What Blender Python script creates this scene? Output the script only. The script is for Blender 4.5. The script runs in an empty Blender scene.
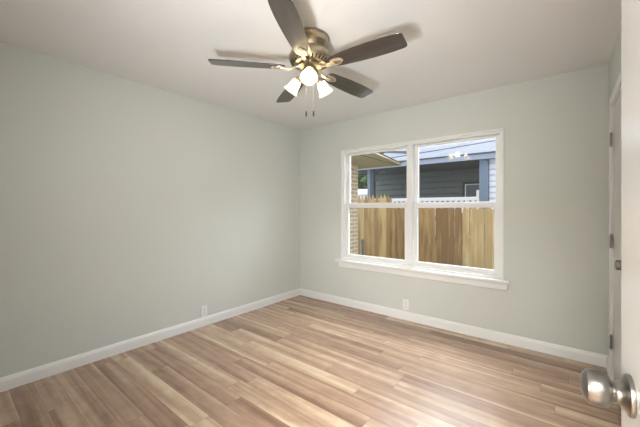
import bpy, bmesh, math, random
from mathutils import Vector, Matrix
random.seed(7)
S = bpy.context.scene
COL = S.collection
R = math.radians

# ------------------------------------------------------------ camera, sky, lights, exposure
CAM = (3.078, -3.366, 1.276)
cd = bpy.data.cameras.new('camera'); cam = bpy.data.objects.new('camera', cd); COL.objects.link(cam)
cam.location = CAM; cam.rotation_euler = (R(90), 0, R(38.7))
cd.sensor_width = 36.0; cd.lens = 307 / 640 * 36; cd.shift_y = -5 / 640; cd.clip_start = 0.02; cd.clip_end = 200
S.camera = cam
S.view_settings.view_transform = 'Standard'; S.view_settings.look = 'None'
S.view_settings.gamma = 1.0; S.view_settings.use_curve_mapping = False
S.view_settings.exposure = 1.02

SKY = 1.02
w = bpy.data.worlds.new('overcast_sky'); S.world = w; w.use_nodes = True
nt = w.node_tree; bg = nt.nodes['Background']
tc = nt.nodes.new('ShaderNodeTexCoord'); nz = nt.nodes.new('ShaderNodeTexNoise'); nz.inputs['Scale'].default_value = 2.2
nz.inputs['Detail'].default_value = 4
cr = nt.nodes.new('ShaderNodeValToRGB'); cr.color_ramp.elements[0].color = (0.70, 0.80, 1.0, 1); cr.color_ramp.elements[1].color = (0.95, 0.97, 1.0, 1)
cr.color_ramp.elements[0].position = .3; cr.color_ramp.elements[1].position = .6
nt.links.new(tc.outputs['Generated'], nz.inputs['Vector']); nt.links.new(nz.outputs['Fac'], cr.inputs['Fac'])
nt.links.new(cr.outputs['Color'], bg.inputs['Color']); bg.inputs['Strength'].default_value = SKY

def light(name, kind, loc, energy, color=(1, 1, 1), size=.1, sy=None, rot=(0, 0, 0)):
    l = bpy.data.lights.new(name, kind); l.energy = energy; l.color = color
    if kind == 'AREA':
        l.shape = 'RECTANGLE'; l.size = size; l.size_y = sy or size
    else:
        l.shadow_soft_size = size
    o = bpy.data.objects.new(name, l); o.location = loc; o.rotation_euler = rot; COL.objects.link(o)
    return o
# window portal (guides sky light through the window opening)
p = light('window_portal', 'AREA', (1.68, .16, 1.32), 1, size=1.8, sy=1.4, rot=(R(-90), 0, 0)); p.data.cycles.is_portal = True
# added fill light in the unseen hall, brightens the room through the doorway
light('hall_fill_light', 'AREA', (3.35, -4.65, 2.38), 120, (1.0, .98, .96), .8, .6)
# added fill light in the doorway behind the camera, aimed up into the room
fl = light('doorway_fill_light', 'AREA', (2.56, -3.47, 1.0), 20, (.95, .98, 1.0), .32, .28)
fl.rotation_euler = Vector((-1.6, 1.25, 1.25)).to_track_quat('-Z', 'Y').to_euler(); fl.data.spread = R(125)
# extra area light outside above the window, added to strengthen the daylight
dl = light('window_fill_light', 'AREA', (1.95, 1.25, 2.62), 33, (.86, .93, 1.0), 1.9, .6, rot=(R(-42), 0, 0)); dl.data.spread = R(120)
BULB_STRENGTH = 185

# ------------------------------------------------------------ materials
def mat(name, color, rough=.6, metal=0, spec=.5, bump=None, noise=None, coat=0):
    m = bpy.data.materials.new(name); m.use_nodes = True; t = m.node_tree; b = t.nodes['Principled BSDF']
    b.inputs['Base Color'].default_value = (*color, 1); b.inputs['Roughness'].default_value = rough
    b.inputs['Metallic'].default_value = metal; b.inputs['Specular IOR Level'].default_value = spec
    b.inputs['Coat Weight'].default_value = coat
    c = t.nodes.new('ShaderNodeTexCoord')
    if bump:                     # (scale vec, strength, distance)
        mp = t.nodes.new('ShaderNodeMapping'); mp.inputs['Scale'].default_value = bump[0]
        n = t.nodes.new('ShaderNodeTexNoise'); n.inputs['Scale'].default_value = 1; n.inputs['Detail'].default_value = 3
        bp = t.nodes.new('ShaderNodeBump'); bp.inputs['Strength'].default_value = bump[1]; bp.inputs['Distance'].default_value = bump[2]
        t.links.new(c.outputs['Object'], mp.inputs['Vector']); t.links.new(mp.outputs[0], n.inputs['Vector'])
        t.links.new(n.outputs['Fac'], bp.inputs['Height']); t.links.new(bp.outputs[0], b.inputs['Normal'])
    if noise:                    # (scale vec, other colour, detail, random per object)
        mp = t.nodes.new('ShaderNodeMapping'); mp.inputs['Scale'].default_value = noise[0]
        n = t.nodes.new('ShaderNodeTexNoise'); n.inputs['Scale'].default_value = 1; n.inputs['Detail'].default_value = noise[2]
        r = t.nodes.new('ShaderNodeValToRGB'); r.color_ramp.elements[0].position = .35; r.color_ramp.elements[1].position = .65
        r.color_ramp.elements[0].color = (*color, 1); r.color_ramp.elements[1].color = (*noise[1], 1)
        t.links.new(c.outputs['Object'], mp.inputs['Vector']); t.links.new(mp.outputs[0], n.inputs['Vector'])
        fac = n.outputs['Fac']
        if len(noise) > 3:
            oi = t.nodes.new('ShaderNodeObjectInfo')
            ad = t.nodes.new('ShaderNodeVectorMath'); ad.operation = 'ADD'
            ml = t.nodes.new('ShaderNodeMath'); ml.operation = 'MULTIPLY'; ml.inputs[1].default_value = 37
            t.links.new(oi.outputs['Random'], ml.inputs[0]); t.links.new(mp.outputs[0], ad.inputs[0]); t.links.new(ml.outputs[0], ad.inputs[1])
            t.links.new(ad.outputs[0], n.inputs['Vector'])
            m2 = t.nodes.new('ShaderNodeMath'); m2.operation = 'MULTIPLY_ADD'; m2.inputs[1].default_value = noise[3]; m2.inputs[2].default_value = -noise[3] / 2
            m3 = t.nodes.new('ShaderNodeMath'); m3.operation = 'ADD'
            t.links.new(oi.outputs['Random'], m2.inputs[0]); t.links.new(m2.outputs[0], m3.inputs[0]); t.links.new(n.outputs['Fac'], m3.inputs[1]); fac = m3.outputs[0]
        t.links.new(fac, r.inputs['Fac']); t.links.new(r.outputs['Color'], b.inputs['Base Color'])
    return m

M = {}
M['wall'] = mat('sage_wall_paint', (.60, .622, .586), .75, spec=.3, bump=((70, 70, 70), .25, .002))
M['ceiling'] = mat('textured_ceiling_paint', (.75, .745, .74), .9, spec=.2, bump=((45, 45, 45), .35, .003))
M['trim'] = mat('white_trim_paint', (.79, .79, .785), .45)
M['vinyl'] = mat('white_vinyl', (.79, .79, .78), .4)
M['door'] = mat('grey_white_door_paint', (.61, .60, .585), .22, bump=((200, 200, 2), .22, .001))
M['nickel'] = mat('satin_nickel', (.25, .238, .222), .30, 1)
M['brass'] = mat('antique_brass', (.50, .43, .31), .33, 1, noise=((30, 30, 30), (.38, .33, .23), 2))
M['brass_light'] = mat('pale_brushed_brass', (.78, .72, .62), .3, 1)
M['dark_slot'] = mat('dark_vent_slot', (.03, .025, .02), .8)
M['blade'] = mat('dark_walnut_blade', (.034, .027, .023), .33, noise=((4, 60, 60), (.060, .046, .038), 3), coat=.7)
M['plate'] = mat('white_outlet_plastic', (.78, .78, .76), .4)
M['slot'] = mat('outlet_slot', (.05, .05, .05), .7)
M['fence_tall'] = mat('yellowish_picket_wood', (.60, .44, .20), .8, noise=((9, 9, 1.3), (.36, .21, .085), 5, .5))
M['fence_brown'] = mat('brown_picket_wood', (.52, .32, .13), .8, noise=((12, 12, 1.6), (.26, .145, .058), 5, .55))
M['fence_pale'] = mat('pale_picket_wood', (.74, .55, .30), .8, noise=((10, 10, 1.3), (.50, .33, .15), 5, .5))
M['slate_siding'] = mat('slate_green_siding', (.17, .185, .185), .7)
M['white_siding'] = mat('pale_siding', (.86, .88, .95), .6)
M['blue_trim'] = mat('blue_grey_trim', (.17, .225, .32), .6)
M['fascia'] = mat('pale_blue_fascia', (.36, .41, .52), .6)
M['white_ext'] = mat('exterior_white_paint', (.88, .88, .90), .6)
M['dark_paint_and_shade'] = mat('dark_slate_paint_and_shade', (.06, .075, .09), .6)  # dark paint, also colours the shaded face of the porch post
M['roof'] = mat('pale_grey_shingle', (.36, .39, .45), .8, noise=((3, 14, 14), (.43, .46, .52), 4))
M['roof_line'] = mat('dark_roof_flashing', (.10, .11, .14), .7)
M['porch_ceiling'] = mat('porch_underside', (.15, .16, .18), .8)
M['soffit'] = mat('tan_soffit', (.46, .37, .25), .8, noise=((2, 2, 2), (.52, .43, .29), 3))
M['soffit_line'] = mat('dark_soffit_joint', (.09, .06, .04), .8)
M['grey_metal'] = mat('grey_pipe_metal', (.14, .16, .19), .5, .3)
M['grass'] = mat('mown_grass', (.10, .16, .05), .95, noise=((3, 3, 3), (.06, .10, .03), 5))
M['leaf'] = mat('green_leaf', (.08, .14, .05), .7, noise=((2, 2, 2), (.16, .24, .09), 2))
M['bark'] = mat('tree_bark', (.12, .09, .06), .9)
M['hall'] = mat('hall_paint', (.72, .72, .69), .8)

def floor_mat():
    m = bpy.data.materials.new('multi_tone_plank_floor'); m.use_nodes = True; t = m.node_tree; b = t.nodes['Principled BSDF']
    N = t.nodes.new; L = t.links.new
    def math_(op, a, b_=None, c_=None):
        n = N('ShaderNodeMath'); n.operation = op
        for i, v in enumerate((a, b_, c_)):
            if v is None: continue
            if isinstance(v, (int, float)): n.inputs[i].default_value = v
            else: L(v, n.inputs[i])
        return n.outputs[0]
    tcn = N('ShaderNodeTexCoord'); sp = N('ShaderNodeSeparateXYZ'); L(tcn.outputs['Object'], sp.inputs[0])
    x, y = sp.outputs[0], sp.outputs[1]
    W, LEN = .122, 1.22
    rowf = math_('DIVIDE', y, W); row = math_('FLOOR', rowf)
    wn = N('ShaderNodeTexWhiteNoise'); wn.noise_dimensions = '1D'; L(row, wn.inputs['W'])
    colf = math_('ADD', math_('DIVIDE', x, LEN), math_('MULTIPLY', wn.outputs['Value'], 5.0)); col = math_('FLOOR', colf)
    cv = N('ShaderNodeCombineXYZ'); L(row, cv.inputs[0]); L(col, cv.inputs[1])
    w2 = N('ShaderNodeTexWhiteNoise'); w2.noise_dimensions = '2D'; L(cv.outputs[0], w2.inputs['Vector'])
    rnd = w2.outputs['Value']
    # broad streaks inside each plank
    def streak(sx, sy, det, off):
        c = N('ShaderNodeCombineXYZ')
        L(math_('MULTIPLY', x, sx), c.inputs[0]); L(math_('MULTIPLY', y, sy), c.inputs[1]); L(math_('MULTIPLY', rnd, off), c.inputs[2])
        n = N('ShaderNodeTexNoise'); n.inputs['Scale'].default_value = 1; n.inputs['Detail'].default_value = det; n.inputs['Distortion'].default_value = .35
        L(c.outputs[0], n.inputs['Vector']); return n.outputs['Fac']
    s1 = streak(.5, 13, 2, 90); s2 = streak(2.4, 75, 4, 50); s3 = streak(9, 16, 3, 30)
    v = math_('ADD', math_('MULTIPLY', math_('SUBTRACT', s1, .5), 1.5), math_('MULTIPLY_ADD', rnd, .42, .29))
    v = math_('ADD', v, math_('MULTIPLY', math_('SUBTRACT', s2, .5), .26))
    v = math_('ADD', v, math_('MULTIPLY', math_('SUBTRACT', s3, .5), .42))
    r = N('ShaderNodeValToRGB'); e = r.color_ramp.elements
    e[0].position = .08; e[0].color = (.225, .132, .082, 1)
    e[1].position = .92; e[1].color = (.62, .475, .33, 1)
    for pos, c in ((.32, (.325, .202, .134, 1)), (.52, (.405, .265, .180, 1)), (.70, (.50, .355, .235, 1))):
        q = e.new(pos); q.color = c
    L(v, r.inputs['Fac'])
    # joints
    fy = math_('FRACT', rowf); fx = math_('FRACT', colf)
    dy = math_('MULTIPLY', math_('MINIMUM', fy, math_('SUBTRACT', 1.0, fy)), W)
    dx = math_('MULTIPLY', math_('MINIMUM', fx, math_('SUBTRACT', 1.0, fx)), LEN)
    j = math_('LESS_THAN', math_('MINIMUM', dy, dx), .0011)
    mx = N('ShaderNodeMix'); mx.data_type = 'RGBA'; mx.inputs['B'].default_value = (.12, .07, .045, 1)
    L(math_('MULTIPLY', j, .6), mx.inputs['Factor']); L(r.outputs['Color'], mx.inputs['A'])
    L(mx.outputs['Result'], b.inputs['Base Color'])
    b.inputs['Roughness'].default_value = .36; b.inputs['Specular IOR Level'].default_value = .8
    b.inputs['Roughness'].default_value = .27
    bp = N('ShaderNodeBump'); bp.inputs['Strength'].default_value = .08; bp.inputs['Distance'].default_value = .0006
    L(s2, bp.inputs['Height']); L(bp.outputs[0], b.inputs['Normal'])
    return m
M['floor'] = floor_mat()

def brick_mat():
    m = bpy.data.materials.new('tan_brick'); m.use_nodes = True; t = m.node_tree; b = t.nodes['Principled BSDF']; b.inputs['Roughness'].default_value = .9
    N = t.nodes.new; L = t.links.new
    c = N('ShaderNodeTexCoord'); sp = N('ShaderNodeSeparateXYZ'); L(c.outputs['Object'], sp.inputs[0])
    ad = N('ShaderNodeMath'); L(sp.outputs[0], ad.inputs[0]); L(sp.outputs[1], ad.inputs[1])
    cv = N('ShaderNodeCombineXYZ'); L(ad.outputs[0], cv.inputs[0]); L(sp.outputs[2], cv.inputs[1])
    k = N('ShaderNodeTexBrick'); L(cv.outputs[0], k.inputs['Vector']); k.inputs['Scale'].default_value = 1
    k.inputs['Brick Width'].default_value = .22; k.inputs['Row Height'].default_value = .073; k.inputs['Mortar Size'].default_value = .011
    k.inputs['Color1'].default_value = (.60, .40, .24, 1); k.inputs['Color2'].default_value = (.50, .34, .19, 1); k.inputs['Mortar'].default_value = (.72, .66, .56, 1)
    L(k.outputs['Color'], b.inputs['Base Color'])
    bp = N('ShaderNodeBump'); bp.inputs['Strength'].default_value = .5; bp.inputs['Distance'].default_value = .006; bp.invert = True
    L(k.outputs['Fac'], bp.inputs['Height']); L(bp.outputs[0], b.inputs['Normal'])
    return m
M['brick'] = brick_mat()

def glass_mat():
    m = bpy.data.materials.new('window_glass'); m.use_nodes = True; t = m.node_tree; t.nodes.clear()
    N = t.nodes.new; L = t.links.new
    o = N('ShaderNodeOutputMaterial'); mx = N('ShaderNodeMixShader'); tr = N('ShaderNodeBsdfTransparent'); gl = N('ShaderNodeBsdfGlossy')
    tr.inputs['Color'].default_value = (.97, .98, .98, 1); gl.inputs['Roughness'].default_value = 0.0
    lw = N('ShaderNodeLayerWeight'); lw.inputs['Blend'].default_value = .5
    pw = N('ShaderNodeMath'); pw.operation = 'POWER'; pw.inputs[1].default_value = 4
    ma = N('ShaderNodeMath'); ma.operation = 'MULTIPLY_ADD'; ma.inputs[1].default_value = .8; ma.inputs[2].default_value = .06
    L(lw.outputs['Facing'], pw.inputs[0]); L(pw.outputs[0], ma.inputs[0]); L(ma.outputs[0], mx.inputs['Fac'])
    L(tr.outputs[0], mx.inputs[1]); L(gl.outputs[0], mx.inputs[2]); L(mx.outputs[0], o.inputs['Surface'])
    return m
M['glass'] = glass_mat()

def emit_mat(name, col, strength, trans=None):
    m = bpy.data.materials.new(name); m.use_nodes = True; t = m.node_tree; t.nodes.clear()
    N = t.nodes.new; L = t.links.new
    o = N('ShaderNodeOutputMaterial'); e = N('ShaderNodeEmission'); e.inputs['Color'].default_value = (*col, 1); e.inputs['Strength'].default_value = strength
    if trans:
        d = N('ShaderNodeBsdfDiffuse'); d.inputs['Color'].default_value = (.50, .47, .41, 1)
        tl = N('ShaderNodeBsdfTranslucent'); tl.inputs['Color'].default_value = (.82, .74, .60, 1)
        mx = N('ShaderNodeMixShader'); mx.inputs[0].default_value = .68; ad = N('ShaderNodeAddShader')
        L(d.outputs[0], mx.inputs[1]); L(tl.outputs[0], mx.inputs[2]); L(mx.outputs[0], ad.inputs[0]); L(e.outputs[0], ad.inputs[1]); L(ad.outputs[0], o.inputs['Surface'])
    else:
        L(e.outputs[0], o.inputs['Surface'])
    return m
M['shade'] = emit_mat('frosted_lit_glass', (1.0, .84, .62), .10, True)
M['bulb'] = emit_mat('lit_bulb', (1.0, .94, .86), BULB_STRENGTH)

# ------------------------------------------------------------ mesh helpers
class MB:
    def __init__(s): s.bm = bmesh.new()
    def box(s, x0, x1, y0, y1, z0, z1, mx=None):
        vs = [s.bm.verts.new((x, y, z)) for z in (z0, z1) for x, y in ((x0, y0), (x1, y0), (x1, y1), (x0, y1))]
        for f in ((3, 2, 1, 0), (4, 5, 6, 7), (0, 1, 5, 4), (1, 2, 6, 5), (2, 3, 7, 6), (3, 0, 4, 7)): s.bm.faces.new([vs[i] for i in f])
        if mx: bmesh.ops.transform(s.bm, matrix=mx, verts=vs)
        return s
    def prism(s, pts, z0, z1, mx=None):
        a = [s.bm.verts.new((x, y, z0)) for x, y in pts]; b = [s.bm.verts.new((x, y, z1)) for x, y in pts]; n = len(pts)
        s.bm.faces.new(a[::-1]); s.bm.faces.new(b)
        for i in range(n): s.bm.faces.new((a[i], a[(i + 1) % n], b[(i + 1) % n], b[i]))
        if mx: bmesh.ops.transform(s.bm, matrix=mx, verts=a + b)
        return s
    def lathe(s, prof, n=32, mx=None, closed=False):
        rings = []; allv = []
        for r, z in prof:
            if r < 1e-6: ring = [s.bm.verts.new((0, 0, z))]
            else: ring = [s.bm.verts.new((r * math.cos(2 * math.pi * k / n), r * math.sin(2 * math.pi * k / n), z)) for k in range(n)]
            rings.append(ring); allv += ring
        seq = list(zip(rings, rings[1:]))
        if closed: seq.append((rings[-1], rings[0]))
        for a, b in seq:
            for k in range(n):
                q = [a[k % len(a)], a[(k + 1) % len(a)], b[(k + 1) % len(b)], b[k % len(b)]]
                q = list(dict.fromkeys(q))
                if len(q) > 2: s.bm.faces.new(q)
        if mx: bmesh.ops.transform(s.bm, matrix=mx, verts=allv)
        return s
    def tube(s, pts, r, n=8, sx=None):
        pts = [Vector(p) for p in pts]; rings = []
        for i, p_ in enumerate(pts):
            d = (pts[min(i + 1, len(pts) - 1)] - pts[max(i - 1, 0)]).normalized()
            up = Vector((0, 0, 1)) if abs(d.z) < .9 else Vector((1, 0, 0))
            a = d.cross(up).normalized(); b = a.cross(d).normalized(); rr = r[i] if isinstance(r, (list, tuple)) else r
            k = sx or 1
            rings.append([s.bm.verts.new(p_ + a * math.cos(2 * math.pi * j / n) * rr * k + b * math.sin(2 * math.pi * j / n) * rr) for j in range(n)])
        for a, b in zip(rings, rings[1:]):
            for j in range(n): s.bm.faces.new((a[j], a[(j + 1) % n], b[(j + 1) % n], b[j]))
        s.bm.faces.new(rings[0][::-1]); s.bm.faces.new(rings[-1])
        return s
    def build(s, name, m, parent=None, smooth=False, bevel=0, loc=None, rotz=None):
        bmesh.ops.recalc_face_normals(s.bm, faces=s.bm.faces[:])
        me = bpy.data.meshes.new(name); s.bm.to_mesh(me); s.bm.free()
        me.materials.append(m)
        if smooth:
            for f in me.polygons: f.use_smooth = True
            try: me.set_sharp_from_angle(angle=R(40))
            except Exception: pass
        o = bpy.data.objects.new(name, me); COL.objects.link(o)
        if parent: o.parent = parent
        if loc: o.location = loc
        if rotz is not None: o.rotation_euler.z = rotz
        if bevel:
            b = o.modifiers.new('bevel', 'BEVEL'); b.width = bevel; b.segments = 3; b.limit_method = 'ANGLE'; b.angle_limit = R(40)
        return o
def thing(name, loc, label=None, cat=None, group=None, rz=0, kind=None):
    o = bpy.data.objects.new(name, None); COL.objects.link(o); o.location = loc; o.rotation_euler.z = rz; o.empty_display_size = .1
    return tag(o, label, cat, group, kind)
def tag(o, label=None, cat=None, group=None, kind=None):
    if label: o['label'] = label
    if cat: o['category'] = cat
    if group: o['group'] = group
    if kind: o['kind'] = kind
    return o
def struct(o): o['kind'] = 'structure'; return o

# ------------------------------------------------------------ room shell
X1, YB, H = 3.344, -3.37, 2.44
WX0, WX1, WZ0, WZ1 = .755, 2.611, .600, 2.035      # window opening
DX0, DX1 = 2.452, 3.222                            # doorway of the camera
CY0, CY1, DZ = -1.085, -.28, 2.03                   # closet door opening along y
struct(MB().box(-.15, X1 + .15, YB, .15, -.12, 0).build('floor', M['floor']))
struct(MB().box(-.2, X1 + .2, YB, .2, H, H + .2).build('ceiling', M['ceiling']))
struct(MB().box(-.15, 0, YB - .12, .15, -.12, H).build('wall_left', M['wall']))
m = MB().box(0, WX0, 0, .15, -.12, H).box(WX1, X1, 0, .15, -.12, H).box(WX0, WX1, 0, .15, -.12, WZ0).box(WX0, WX1, 0, .15, WZ1, H)
struct(m.build('wall_far', M['wall']))
m = MB().box(X1, X1 + .15, YB - .12, CY0, -.12, H).box(X1, X1 + .15, CY1, .15, -.12, H).box(X1, X1 + .15, CY0, CY1, DZ, H).box(X1, X1 + .15, CY0, CY1, -.12, 0)
m.box(X1 + .09, X1 + .15, CY0, CY1, 0, DZ)
struct(m.build('wall_right', M['wall']))
m = MB().box(0, DX0, YB - .12, YB, -.12, H).box(DX1, X1, YB - .12, YB, -.12, H).box(DX0, DX1, YB - .12, YB, 2.06, H)
struct(m.build('wall_near', M['wall']))
# hall behind the doorway
HY = YB - .12
m = MB().box(1.6, 1.7, HY - 1.6, HY, -.12, H).box(3.8, 3.9, HY - 1.6, HY, -.12, H).box(1.6, 3.9, HY - 1.7, HY - 1.6, -.12, H)
struct(m.build('wall_hall', M['hall']))
struct(MB().box(1.6, 3.9, HY - 1.7, YB, -.12, 0).build('floor_hall', M['floor']))
struct(MB().box(1.6, 3.9, HY - 1.7, YB, H, H + .2).build('ceiling_hall', M['hall']))

def baseboard(name, a, b, nrm):
    a = Vector(a); b = Vector(b); d = (b - a); L = d.length; d.normalize(); n = Vector(nrm)
    prof = [(0, 0), (.015, 0), (.015, .070), (.012, .080), (.009, .090), (.004, .096), (0, .096)]
    bm = MB(); A = []; B = []
    for t, z in prof:
        A.append(bm.bm.verts.new((*(a + n * t), z))); B.append(bm.bm.verts.new((*(b + n * t), z)))
    k = len(prof); bm.bm.faces.new(A); bm.bm.faces.new(B[::-1])
    for i in range(k): bm.bm.faces.new((A[i], A[(i + 1) % k], B[(i + 1) % k], B[i]))
    return struct(bm.build(name, M['trim']))
baseboard('baseboard_left', (0, YB), (0, -.0), (1, 0))
baseboard('baseboard_far', (.015, 0), (X1 - .001, 0), (0, -1))
baseboard('baseboard_right', (X1, YB + .02), (X1, CY0 - .065), (-1, 0))
baseboard('baseboard_corner', (X1, CY1 + .065), (X1, -.016), (-1, 0))
baseboard('baseboard_near', (.016, YB), (DX0 - .08, YB), (0, 1))

# closet door casing and door in the right wall
xc = X1 - .013
m = MB().box(xc, X1, CY0 - .062, CY0 - .004, 0, DZ + .062).box(xc, X1, CY1 + .004, CY1 + .062, 0, DZ + .062).box(xc, X1, CY0 - .004, CY1 + .004, DZ + .004, DZ + .062)
m.box(X1, X1 + .09, CY0 - .004, CY0 + .003, 0, DZ + .004).box(X1, X1 + .09, CY1 - .003, CY1 + .004, 0, DZ + .004).box(X1, X1 + .09, CY0, CY1, DZ - .003, DZ + .004)
struct(m.build('trim_1', M['trim'], bevel=.003))
d2 = thing('door_2', (X1, CY1 - .004, 0), 'flat grey-white closet door closed in the right wall beyond the open door', kind='structure')
MB().box(.003, .038, -(CY1 - CY0) + .010, -.002, .008, DZ - .006).build('door_panel', M['door'], d2, bevel=.002)
for z in (.297, 1.034, 1.778):
    hm = MB().lathe([(0, -.048), (.0075, -.048), (.0075, .048), (0, .048)], 12).lathe([(0, .048), (.006, .048), (.003, .056), (0, .057)], 12)
    hm.box(-.002, .0015, -.028, .028, -.044, .044)
    hm.build('hinge', M['nickel'], d2, smooth=True, loc=(-.0085, .004, z))['label'] = 'nickel hinge'

def knob(parent, loc, rot, r=.0275):
    K = MB().lathe([(0, 0), (.032, 0), (.0325, .003), (.0315, .006), (.026, .0085), (.0205, .012), (.0175, .017), (.0160, .022)], 40).build('rosette', M['nickel'], None, smooth=True)
    # tulip knob: neck flaring to a shallow domed face with a rolled rim
    B = MB().lathe([(0, .008), (.0170, .008), (.0168, .0230), (.0178, .0245), (.0215, .0255), (.0255, .0290), (.0278, .0335), (.0286, .040), (.0284, .047), (.0270, .0535), (.0255, .0560), (.0235, .0565), (.0205, .0595), (.013, .0620), (.005, .0630), (0, .0632)], 48)
    kb = B.build('door_knob', M['nickel'], parent, smooth=True); kb.location = loc; kb.rotation_euler = rot
    K.parent = kb; kb['label'] = 'satin nickel round door knob'
    return kb
kn = knob(d2, (.003, CY0 + .062 - (CY1 - .004), .965), (0, R(-90), 0))

# entry door standing open at the right of the camera
ang = R(4.7)
dir_ = Vector((-math.sin(ang), math.cos(ang), 0)); nrm = Vector((-math.cos(ang), -math.sin(ang), 0))
rose = Vector((3.160, -2.669, .975)); free = rose + dir_ * .066; DW = .755
hinge = free - dir_ * DW
d1 = thing('door_1', (hinge.x, hinge.y, 0), 'flat grey-white entry door standing open at the right edge', kind='structure', rz=ang)
# local: +y runs to the free edge, -x is the visible face
MB().box(0, .035, 0, DW, .010, 2.035).build('door_panel', M['door'], d1, bevel=.0025)
knob(d1, (0, DW - .066, rose.z), (0, R(-90), 0))
MB().box(.006, .029, DW - .001, DW + .0012, rose.z - .028, rose.z + .028).build('latch_plate', M['nickel'], d1)
for z in (.22, 1.02, 1.82):
    MB().lathe([(0, -.045), (.006, -.045), (.006, .045), (0, .045)], 12).build('hinge', M['nickel'], d1, smooth=True, loc=(-.006, -.006, z))
m = MB()
m.box(DX0 - .062, DX0 - .002, YB, YB + .013, 0, 2.12).box(DX0 - .002, DX1 + .002, YB, YB + .013, 2.062, 2.12).box(DX1 + .002, DX1 + .06, YB, YB + .013, 0, 2.12)
struct(m.build('trim_2', M['trim'], bevel=.003))

# ------------------------------------------------------------ window
win = thing('window_1', (0, 0, 0), 'white vinyl double window with two single-hung sashes above a sill', kind='structure')
def ring(x0, x1, z0, z1, y0, y1, t, tb=None, tt=None, tl=None, tr=None):
    tb = tb or t; tt = tt or t; tl = tl or t; tr = tr or t
    return MB().box(x0, x0 + tl, y0, y1, z0, z1).box(x1 - tr, x1, y0, y1, z0, z1).box(x0 + tl, x1 - tr, y0, y1, z0, z0 + tb).box(x0 + tl, x1 - tr, y0, y1, z1 - tt, z1)
# thin flat casing lip proud of the wall
ring(WX0 - .006, WX1 + .006, WZ0 - .0, WZ1 + .006, -.012, .012, .020).build('window_lip', M['vinyl'], win, bevel=.002)
m = ring(WX0, WX1, WZ0, WZ1, .012, .13, .034); XM = 1.690
m.box(XM - .030, XM + .030, .004, .13, WZ0 + .034, WZ1 - .034)
m.build('window_frame', M['vinyl'], win, bevel=.002)
for xa, xb in ((WX0 + .034, XM - .030), (XM + .030, WX1 - .034)):
    up = ring(xa, xb, 1.300, WZ1 - .034, .075, .108, .040, tb=.046, tt=.024).build('upper_sash', M['vinyl'], win, bevel=.003)
    MB().box(xa + .036, xb - .036, .090, .094, 1.342, WZ1 - .054).build('pane', M['glass'], up)
    lo = ring(xa, xb, WZ0 + .034, 1.336, .032, .068, .046, tb=.040, tt=.052)
    lo.box(xa + .25, xa + .40, .024, .034, 1.320, 1.330)
    lo = lo.build('lower_sash', M['vinyl'], win, bevel=.003)
    MB().box(xa + .042, xb - .042, .048, .052, WZ0 + .070, 1.288).build('pane', M['glass'], lo)
    MB().box((xa + xb) / 2 - .025, (xa + xb) / 2 + .025, .040, .064, 1.336, 1.347).build('sash_lock', M['vinyl'], win, bevel=.002)
MB().box(.668, 2.672, -.062, -.001, .574, .600).build('window_sill', M['trim'], win, bevel=.006)
MB().box(.715, 2.650, -.020, -.001, .505, .574).box(.715, 2.650, -.028, -.001, .560, .574).build('window_apron', M['trim'], win, bevel=.004)

# ------------------------------------------------------------ outlets
def outlet(loc, rz, label):
    o = thing('wall_outlet', loc, label, 'outlet', rz=rz)   # local -y is out of the wall
    MB().box(-.036, .036, -.010, 0, -.059, .059).build('cover_plate', M['plate'], o, bevel=.003)
    for dz in (-.021, .021):
        r = MB().prism([(-.011, -.0165), (.011, -.0165), (.0165, -.008), (.0165, .008), (.011, .0165), (-.011, .0165), (-.0165, .008), (-.0165, -.008)], 0, .003,
                       Matrix.Translation((0, -.009, dz)) @ Matrix.Rotation(R(90), 4, 'X')).build('receptacle', M['plate'], o)
        MB().box(-.0075, -.0050, -.0132, -.0122, dz - .003, dz + .008).box(.0050, .0075, -.0132, -.0122, dz - .003, dz + .008).box(-.002, .002, -.0132, -.0122, dz - .012, dz - .008).build('slots', M['slot'], r)
    MB().lathe([(0, 0), (.003, 0), (.002, .0015), (0, .0015)], 10, Matrix.Translation((0, -.010, 0)) @ Matrix.Rotation(R(90), 4, 'X')).build('screw', M['nickel'], o)
outlet((0, -1.548, .158), R(90), 'white duplex outlet on the left wall just above its baseboard')
outlet((1.645, 0, .172), 0, 'white duplex outlet on the far wall below the window')

# ------------------------------------------------------------ ceiling fan
FX, FY = 1.712, -1.772
fan = thing('ceiling_fan', (FX, FY, H), 'antique brass flush ceiling fan with five dark wood blades and three lit glass shades', 'ceiling fan')
MB().lathe([(0, 0), (.128, 0), (.134, -.006), (.134, -.012), (.127, -.018), (.124, -.040), (.127, -.046), (.127, -.052), (.118, -.060), (.110, -.075), (.104, -.090), (0, -.090)], 48).build('canopy', M['brass'], fan, smooth=True)
MB().lathe([(0, -.088), (.100, -.088), (.120, -.098), (.136, -.115), (.142, -.130), (.142, -.152), (.134, -.164), (.118, -.176), (.098, -.186), (0, -.186)], 56).build('motor_housing', M['brass'], fan, smooth=True)
vm = MB()
for k in range(30):
    a = 2 * math.pi * k / 30
    vm.box(-.0045, .0045, -.014, .014, -.0015, .0015, Matrix.Rotation(a, 4, 'Z') @ Matrix.Translation((0, .1215, -.1755)) @ Matrix.Rotation(R(34), 4, 'X'))
vm.build('vent_slots', M['dark_slot'], fan)
MB().lathe([(0, -.184), (.080, -.184), (.084, -.190), (.084, -.205), (.070, -.212), (.056, -.216), (.050, -.224), (.060, -.232), (.062, -.258), (.054, -.270), (.040, -.280), (.018, -.288), (.014, -.296), (0, -.300)], 40).build('switch_housing', M['brass'], fan, smooth=True)
ZB = -.212
def blade_outline():
    pts = []
    prof = [(.165, .030), (.172, .044), (.19, .052), (.25, .058), (.35, .066), (.45, .0705), (.52, .071), (.58, .069), (.630, .0655), (.645, .062), (.654, .056), (.659, .046)]
    for x, w_ in prof: pts.append((x, w_))
    pts.append((.660, 0))
    for x, w_ in prof[::-1]: pts.append((x, -w_))
    return pts
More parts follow.
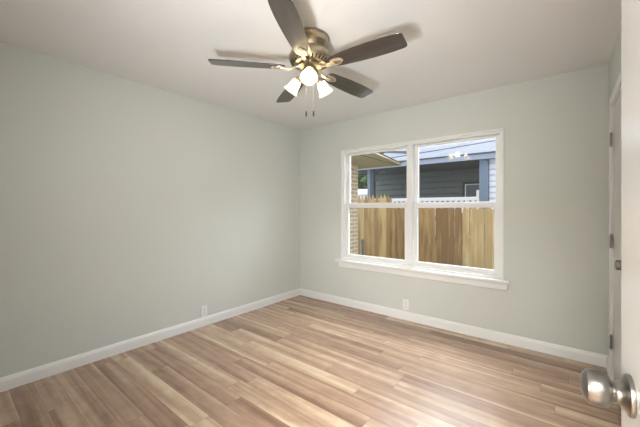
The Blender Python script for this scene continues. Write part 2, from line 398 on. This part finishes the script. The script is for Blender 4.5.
for a, dz in ((-62, .030), (5, .0), (83, -.010), (152, -.020), (-135, .012)):
    rot = Matrix.Rotation(R(a), 4, 'Z') @ Matrix.Rotation(-math.atan2(dz, .66), 4, 'Y')
    pitch = Matrix.Rotation(R(-11), 4, 'X')
    T = rot @ Matrix.Translation((0, 0, ZB)) @ pitch
    bl = MB().prism(blade_outline(), 0, .006).build('fan_blade', M['blade'], fan, bevel=.0015); bl.matrix_local = T
    # iron: curved arm from the hub widening into an oval medallion under the blade root
    br = MB()
    br.tube([(-.095, 0, .018), (-.06, 0, .010), (-.02, 0, -.006), (.02, 0, -.010), (.05, 0, -.008)], [.010, .009, .009, .010, .008], 10, sx=1.5)
    ov = [(.062 + .048 * math.cos(t), .030 * math.sin(t) * (1 - .25 * math.cos(t))) for t in [2 * math.pi * i / 28 for i in range(28)]]
    ov2 = [(.066 + .030 * math.cos(t), .017 * math.sin(t)) for t in [2 * math.pi * i / 24 for i in range(24)]]
    br.prism(ov, -.006, 0)
    i_ = br.build('blade_bracket', M['brass_light'], fan, smooth=True, bevel=.0015); i_.matrix_local = T @ Matrix.Translation((.150, 0, -.0005))
    rg = MB().prism(ov2, -.010, -.0062).build('medallion', M['brass'], i_, smooth=True, bevel=.001)
    for sx, sy in ((.030, .0), (.098, .008), (.098, -.008)): MB().lathe([(0, -.010), (.004, -.0085), (.004, -.005), (0, -.005)], 10, Matrix.Translation((sx, sy, 0))).build('screw', M['brass_light'], i_)
for k in range(3):
    az = R((-51.3, 84, 189)[k])
    rot = Matrix.Rotation(az, 4, 'Z')
    arm = MB().tube([(.050, 0, -.245), (.070, 0, -.243), (.085, 0, -.250), (.092, 0, -.262)], [.012, .011, .011, .013], 12)
    tilt = Matrix.Translation((.090, 0, -.256)) @ Matrix.Rotation(R(180 - 42), 4, 'Y')     # local +z points out and down
    arm.lathe([(0, -.004), (.018, -.004), (.024, .004), (.026, .018), (.022, .020), (0, .020)], 24, tilt)
    am = arm.build('lamp_arm', M['brass'], fan, smooth=True); am.matrix_local = rot
    prof = [(.020, .014), (.026, .018), (.031, .030), (.034, .050), (.037, .070), (.043, .086), (.052, .100), (.057, .108)]
    inner = [(r_ - .003, z_) for r_, z_ in prof[::-1]]
    sh = MB().lathe(prof + inner, 36, tilt, closed=True).build('lamp_shade', M['shade'], fan, smooth=True); sh.matrix_local = rot
    sh['label'] = 'frosted bell-shaped glass shade, lit'
    bu = MB().lathe([(0, .020), (.012, .022), (.013, .036), (.021, .050), (.0255, .064), (.024, .078), (.015, .090), (0, .094)], 24, tilt).build('bulb', M['bulb'], sh, smooth=True)
for dx, dy, zt in ((-.010, -.026, -.275), (.030, .004, -.270)):
    c = MB().tube([(dx, dy, zt), (dx, dy, -.505)], .0011, 6).build('pull_chain', M['brass_light'], fan)
    MB().lathe([(0, -.500), (.003, -.502), (.0055, -.510), (.0058, -.530), (.004, -.540), (0, -.542)], 12, Matrix.Translation((dx, dy, 0))).build('chain_fob', M['dark_paint_and_shade'], c, smooth=True)

# ------------------------------------------------------------ outside
GZ = -.45
struct(MB().box(-14, 14, .15, 22, GZ - .1, GZ).build('ground', M['grass']))

def fence(name, label, x0, x1, pitch, width, top, style, m, y=3.7, gap=.0):
    f = thing(name, ((x0 + x1) / 2, y, GZ), label, 'fence', 'wooden fence sections beyond the window')
    cx = (x0 + x1) / 2; n = int((x1 - x0) / pitch)
    h = width / 2
    if style == 'point': out = [(-h, GZ), (h, GZ), (h, top - .17), (h * .6, top - .09), (0, top), (-h * .6, top - .09), (-h, top - .17)]
    else: out = [(-h, GZ), (h, GZ), (h, top - .035), (h - .028, top), (-h + .028, top), (-h, top - .035)]
    base = MB().prism([(a, b - GZ) for a, b in out], 0, .017, Matrix.Rotation(R(90), 4, 'X')).build('picket', m, f)
    for i in range(n):
        o = base if i == 0 else base.copy()
        if i: COL.objects.link(o); o.parent = f
        o.location = (x0 + pitch * (i + .5) - cx, random.uniform(-.002, .002), random.uniform(-.008, .008)); o.rotation_euler.y = random.uniform(-.004, .004)
    for z in (.35, 1.0, top - GZ - .25):
        MB().box(x0 - cx, x1 - cx, .004, .042, z - .045, z + .045).build('rail', m, f)
    for px_ in (x0 + .06, x1 - .06): MB().box(px_ - cx - .045, px_ - cx + .045, .042, .13, 0, top - GZ - .12).build('post', m, f)
fence('wooden_fence', 'tall yellowish picket fence section with pointed tops beside the brick', -2.35, -.33, .106, .104, 1.64, 'point', M['fence_tall'])
fence('wooden_fence', 'brown weathered fence section in the middle, behind the window mullion', -.33, 1.328, .138, .132, 1.305, 'ear', M['fence_brown'], 3.69)
fence('wooden_fence', 'paler, newer fence section at the right of the window', 1.345, 3.65, .142, .136, 1.285, 'ear', M['fence_pale'], 3.70)

# our own brick wing with its low tan soffit
bw = thing('brick_wing', (-.9, .9, GZ), 'tan brick house wing under a tan soffit at the left of the window', 'building')
def inparent(o, par):
    o.parent = par; o.location = Vector(o.location) - par.location; return o
inparent(MB().box(-1.6, -.04, .16, 1.69, GZ, 2.10).build('brick_wall', M['brick']), bw)
edge = [(-2.2, .2), (.93, .2), (.851, .72), (.777, 1.27), (.640, 2.13), (-2.2, 2.04)]
so = inparent(MB().prism(edge, 2.10, 2.125).build('soffit', M['soffit']), bw)
jt = inparent(MB().prism([(.612, .2), (.628, .2), (.600, 2.10), (.588, 2.10)], 2.094, 2.104).build('soffit_joint', M['soffit_line']), bw)
fm = MB()
fm.prism([(-2.2, 2.04), (.640, 2.13), (.655, 2.15), (-2.2, 2.06)], 2.09, 2.135)
inparent(fm.build('fascia_board', M['soffit']), bw)
bm = MB(); vs = [bm.bm.verts.new(v) for v in ((.955, .2, 2.135), (.660, 2.15, 2.135), (-2.2, 2.06, 2.135), (-2.2, .2, 2.135), (-.6, .2, 2.55), (-.6, 1.1, 2.55), (-2.2, 1.1, 2.55), (-2.2, .2, 2.55))]
for f in ((0, 1, 5, 4), (1, 2, 6, 5), (4, 5, 6, 7), (3, 2, 1, 0), (2, 3, 7, 6), (0, 4, 7, 3)): bm.bm.faces.new([vs[i] for i in f])
inparent(bm.build('wing_roof', M['roof']), bw)

gp = thing('pipe', (-.035, 1.86, GZ), 'dark grey upright pipe beside the brick corner, low behind the left lower pane', 'pipe')
MB().lathe([(0, 0), (.024, 0), (.024, 1.06), (0, 1.06)], 16).build('pipe_shaft', M['grey_metal'], gp, smooth=True)
MB().lathe([(0, 1.05), (.034, 1.05), (.034, 1.09), (.018, 1.12), (0, 1.12)], 16).build('pipe_cap', M['grey_metal'], gp, smooth=True)

# neighbour's house
nh = thing('neighbour_house', (.5, 5.9, GZ), 'slate green sided house with a pale roof and blue trimmed porch beyond the fence', 'house')
def P(mb, name, m, **k): return inparent(mb.build(name, m, **k), nh)
def siding(x0, x1, y, z0, z1, lap, depth=.022, gap=.042):
    mb = MB().box(x0, x1, y + .05, y + .08, z0, z1); z = z0
    while z < z1 - gap:
        b = min(z + lap - gap, z1)
        v = [mb.bm.verts.new(q) for q in ((x0, y - depth, z), (x1, y - depth, z), (x1, y - .008, b), (x0, y - .008, b), (x0, y + .05, z), (x1, y + .05, z), (x1, y + .05, b), (x0, y + .05, b))]
        for f in ((0, 1, 2, 3), (1, 0, 4, 5), (3, 2, 6, 7), (0, 3, 7, 4), (2, 1, 5, 6)): mb.bm.faces.new([v[j] for j in f])
        z += lap
    return mb
P(siding(-3.05, 1.45, 7.6, GZ, 2.62, .205, .035), 'dark_wall', M['slate_siding'])
P(MB().box(-3.15, -3.05, 7.55, 8.9, GZ, 2.62), 'end_wall', M['slate_siding'])
P(siding(1.47, 4.6, 5.92, GZ, 2.60, .155), 'pale_wall', M['white_siding'])
P(MB().box(1.40, 1.47, 5.95, 7.6, GZ, 2.6), 'side_wall', M['slate_siding'])
P(MB().box(1.25, 1.46, 5.80, 5.95, GZ, 2.60), 'corner_post', M['blue_trim'])
P(MB().box(1.17, 1.24, 5.84, 5.92, GZ, 1.78), 'newel_post', M['white_ext'])
post = P(MB().box(-2.22, -2.12, 5.84, 5.96, GZ, 2.6), 'porch_post', M['blue_trim'])
P(MB().box(-2.115, -1.99, 5.84, 5.99, GZ, 2.6), 'porch_post', M['dark_paint_and_shade'])  # shaded face of the same post, its shade put into a darker box
P(MB().tube([(-2.0, 5.9, 2.20), (-1.93, 5.9, 2.26), (-1.80, 5.9, 2.42), (-1.62, 5.9, 2.50)], .028, 8), 'post_bracket', M['dark_paint_and_shade'])
P(MB().box(-2.9, 4.7, 5.70, 7.65, 2.60, 2.64), 'porch_ceiling', M['porch_ceiling'])
P(MB().box(-2.95, 4.75, 5.64, 5.70, 2.585, 2.735), 'fascia_board', M['fascia'])
P(MB().box(-2.95, 4.75, 5.60, 5.66, 2.725, 2.755), 'roof_edge', M['roof_line'])
bm = MB(); q = [(-2.97, 5.58, 2.75), (4.77, 5.58, 2.75), (4.77, 9.0, 3.76), (-2.97, 9.0, 3.76), (-2.97, 12.4, 2.75), (4.77, 12.4, 2.75)]
a = [bm.bm.verts.new(v) for v in q]
for f in ((0, 1, 2, 3), (3, 2, 5, 4), (1, 5, 2), (0, 3, 4), (0, 4, 5, 1)): bm.bm.faces.new([a[i] for i in f])
P(bm, 'roof', M['roof'])
def onroof(x, t): return (x, 5.58 + 3.42 * t, 2.75 + 1.01 * t + .02)
P(MB().tube([onroof(-2.9, .92), onroof(-1.3, .50), onroof(-.9, .28)], [.075, .075, .06], 6), 'roof_valley', M['roof_line'])
railm = MB().box(-1.99, 1.17, 5.86, 5.94, 1.50, 1.60).box(-1.99, 1.17, 5.86, 5.94, .45, .52)
P(railm, 'porch_rail', M['white_ext'])
base = None
for i in range(21):
    x = -1.92 + i * .15
    if base is None: base = P(MB().prism([(-.055, .52), (.055, .52), (.055, 1.44), (.035, 1.50), (-.035, 1.50), (-.055, 1.44)], -.01, .01, Matrix.Translation((x, 5.90, 0)) @ Matrix.Rotation(R(90), 4, 'X')), 'baluster', M['white_ext'])
    else:
        o = base.copy(); COL.objects.link(o); o.location.x = base.location.x + i * .15
P(ring(.40, 1.04, .84, 2.15, 7.54, 7.60, .075), 'window_casing', M['dark_paint_and_shade'])
wf = P(ring(.475, .965, .915, 2.075, 7.53, 7.58, .03), 'house_window', M['white_ext'])
g = MB().box(.505, .935, 7.545, 7.555, .945, 2.045).build('pane', mat('dark_window_glass', (.16, .19, .20), .1)); g.parent = wf; g.location = Vector((0, 0, 0)); 
g.parent = wf
lm = MB().box(-1.34, -1.28, 7.44, 7.56, 2.42, 2.50).box(-1.42, -1.20, 7.36, 7.48, 2.36, 2.46)
P(lm, 'porch_light', M['dark_paint_and_shade'])
pf = MB().box(-2.9, 1.4, 5.99, 7.55, GZ, .1)
P(pf, 'porch_floor', M['hall'])

P(MB().tube([(-2.9, 5.3, 2.73), (-.60, 5.3, 2.845), (1.64, 5.3, 2.957), (4.7, 5.3, 3.11)], .012, 6), 'service_cable', M['roof_line'])

# white shed and tree far left
sh = thing('garden_shed', (-6.6, 12.3, GZ), 'white shed glimpsed between the brick and the porch post', 'shed')
MB().box(-1.3, 1.3, 0, 2.2, 0, 2.55).build('shed_wall', M['white_ext'], sh)
bm = MB(); a = [bm.bm.verts.new(v) for v in ((-1.45, -.12, 2.55), (1.45, -.12, 2.55), (1.45, 2.32, 2.55), (-1.45, 2.32, 2.55), (-1.45, 1.1, 2.95), (1.45, 1.1, 2.95))]
for f in ((0, 1, 5, 4), (2, 3, 4, 5), (1, 2, 5), (3, 0, 4), (3, 2, 1, 0)): bm.bm.faces.new([a[i] for i in f])
bm.build('shed_roof', M['white_ext'], sh)
tr = thing('leafy_tree', (-7.6, 16.2, GZ), 'dark green leafy tree behind the white shed', 'tree')
MB().tube([(0, 0, 0), (.1, 0, 1.5), (0, .1, 3.0), (.2, 0, 4.2)], [.22, .18, .14, .08], 10).build('trunk', M['bark'], tr, smooth=True)
fo = MB()
for i in range(6500):
    th = random.uniform(0, 2 * math.pi); ph = math.acos(random.uniform(-1, 1)); rr = random.uniform(.55, 1) ** .6
    c = Vector((2.3 * rr * math.sin(ph) * math.cos(th), 2.0 * rr * math.sin(ph) * math.sin(th), 4.1 + 2.0 * rr * math.cos(ph)))
    s_ = random.uniform(.14, .28); mx = Matrix.Translation(c) @ Matrix.Rotation(random.uniform(0, 6.3), 4, 'Z') @ Matrix.Rotation(random.uniform(-1.2, 1.2), 4, 'X')
    v = [fo.bm.verts.new(mx @ Vector(p_)) for p_ in ((-s_, 0, 0), (0, -s_ * .5, .02), (s_, 0, 0), (0, s_ * .5, .02))]; fo.bm.faces.new(v)
fo.build('foliage', M['leaf'], tr)
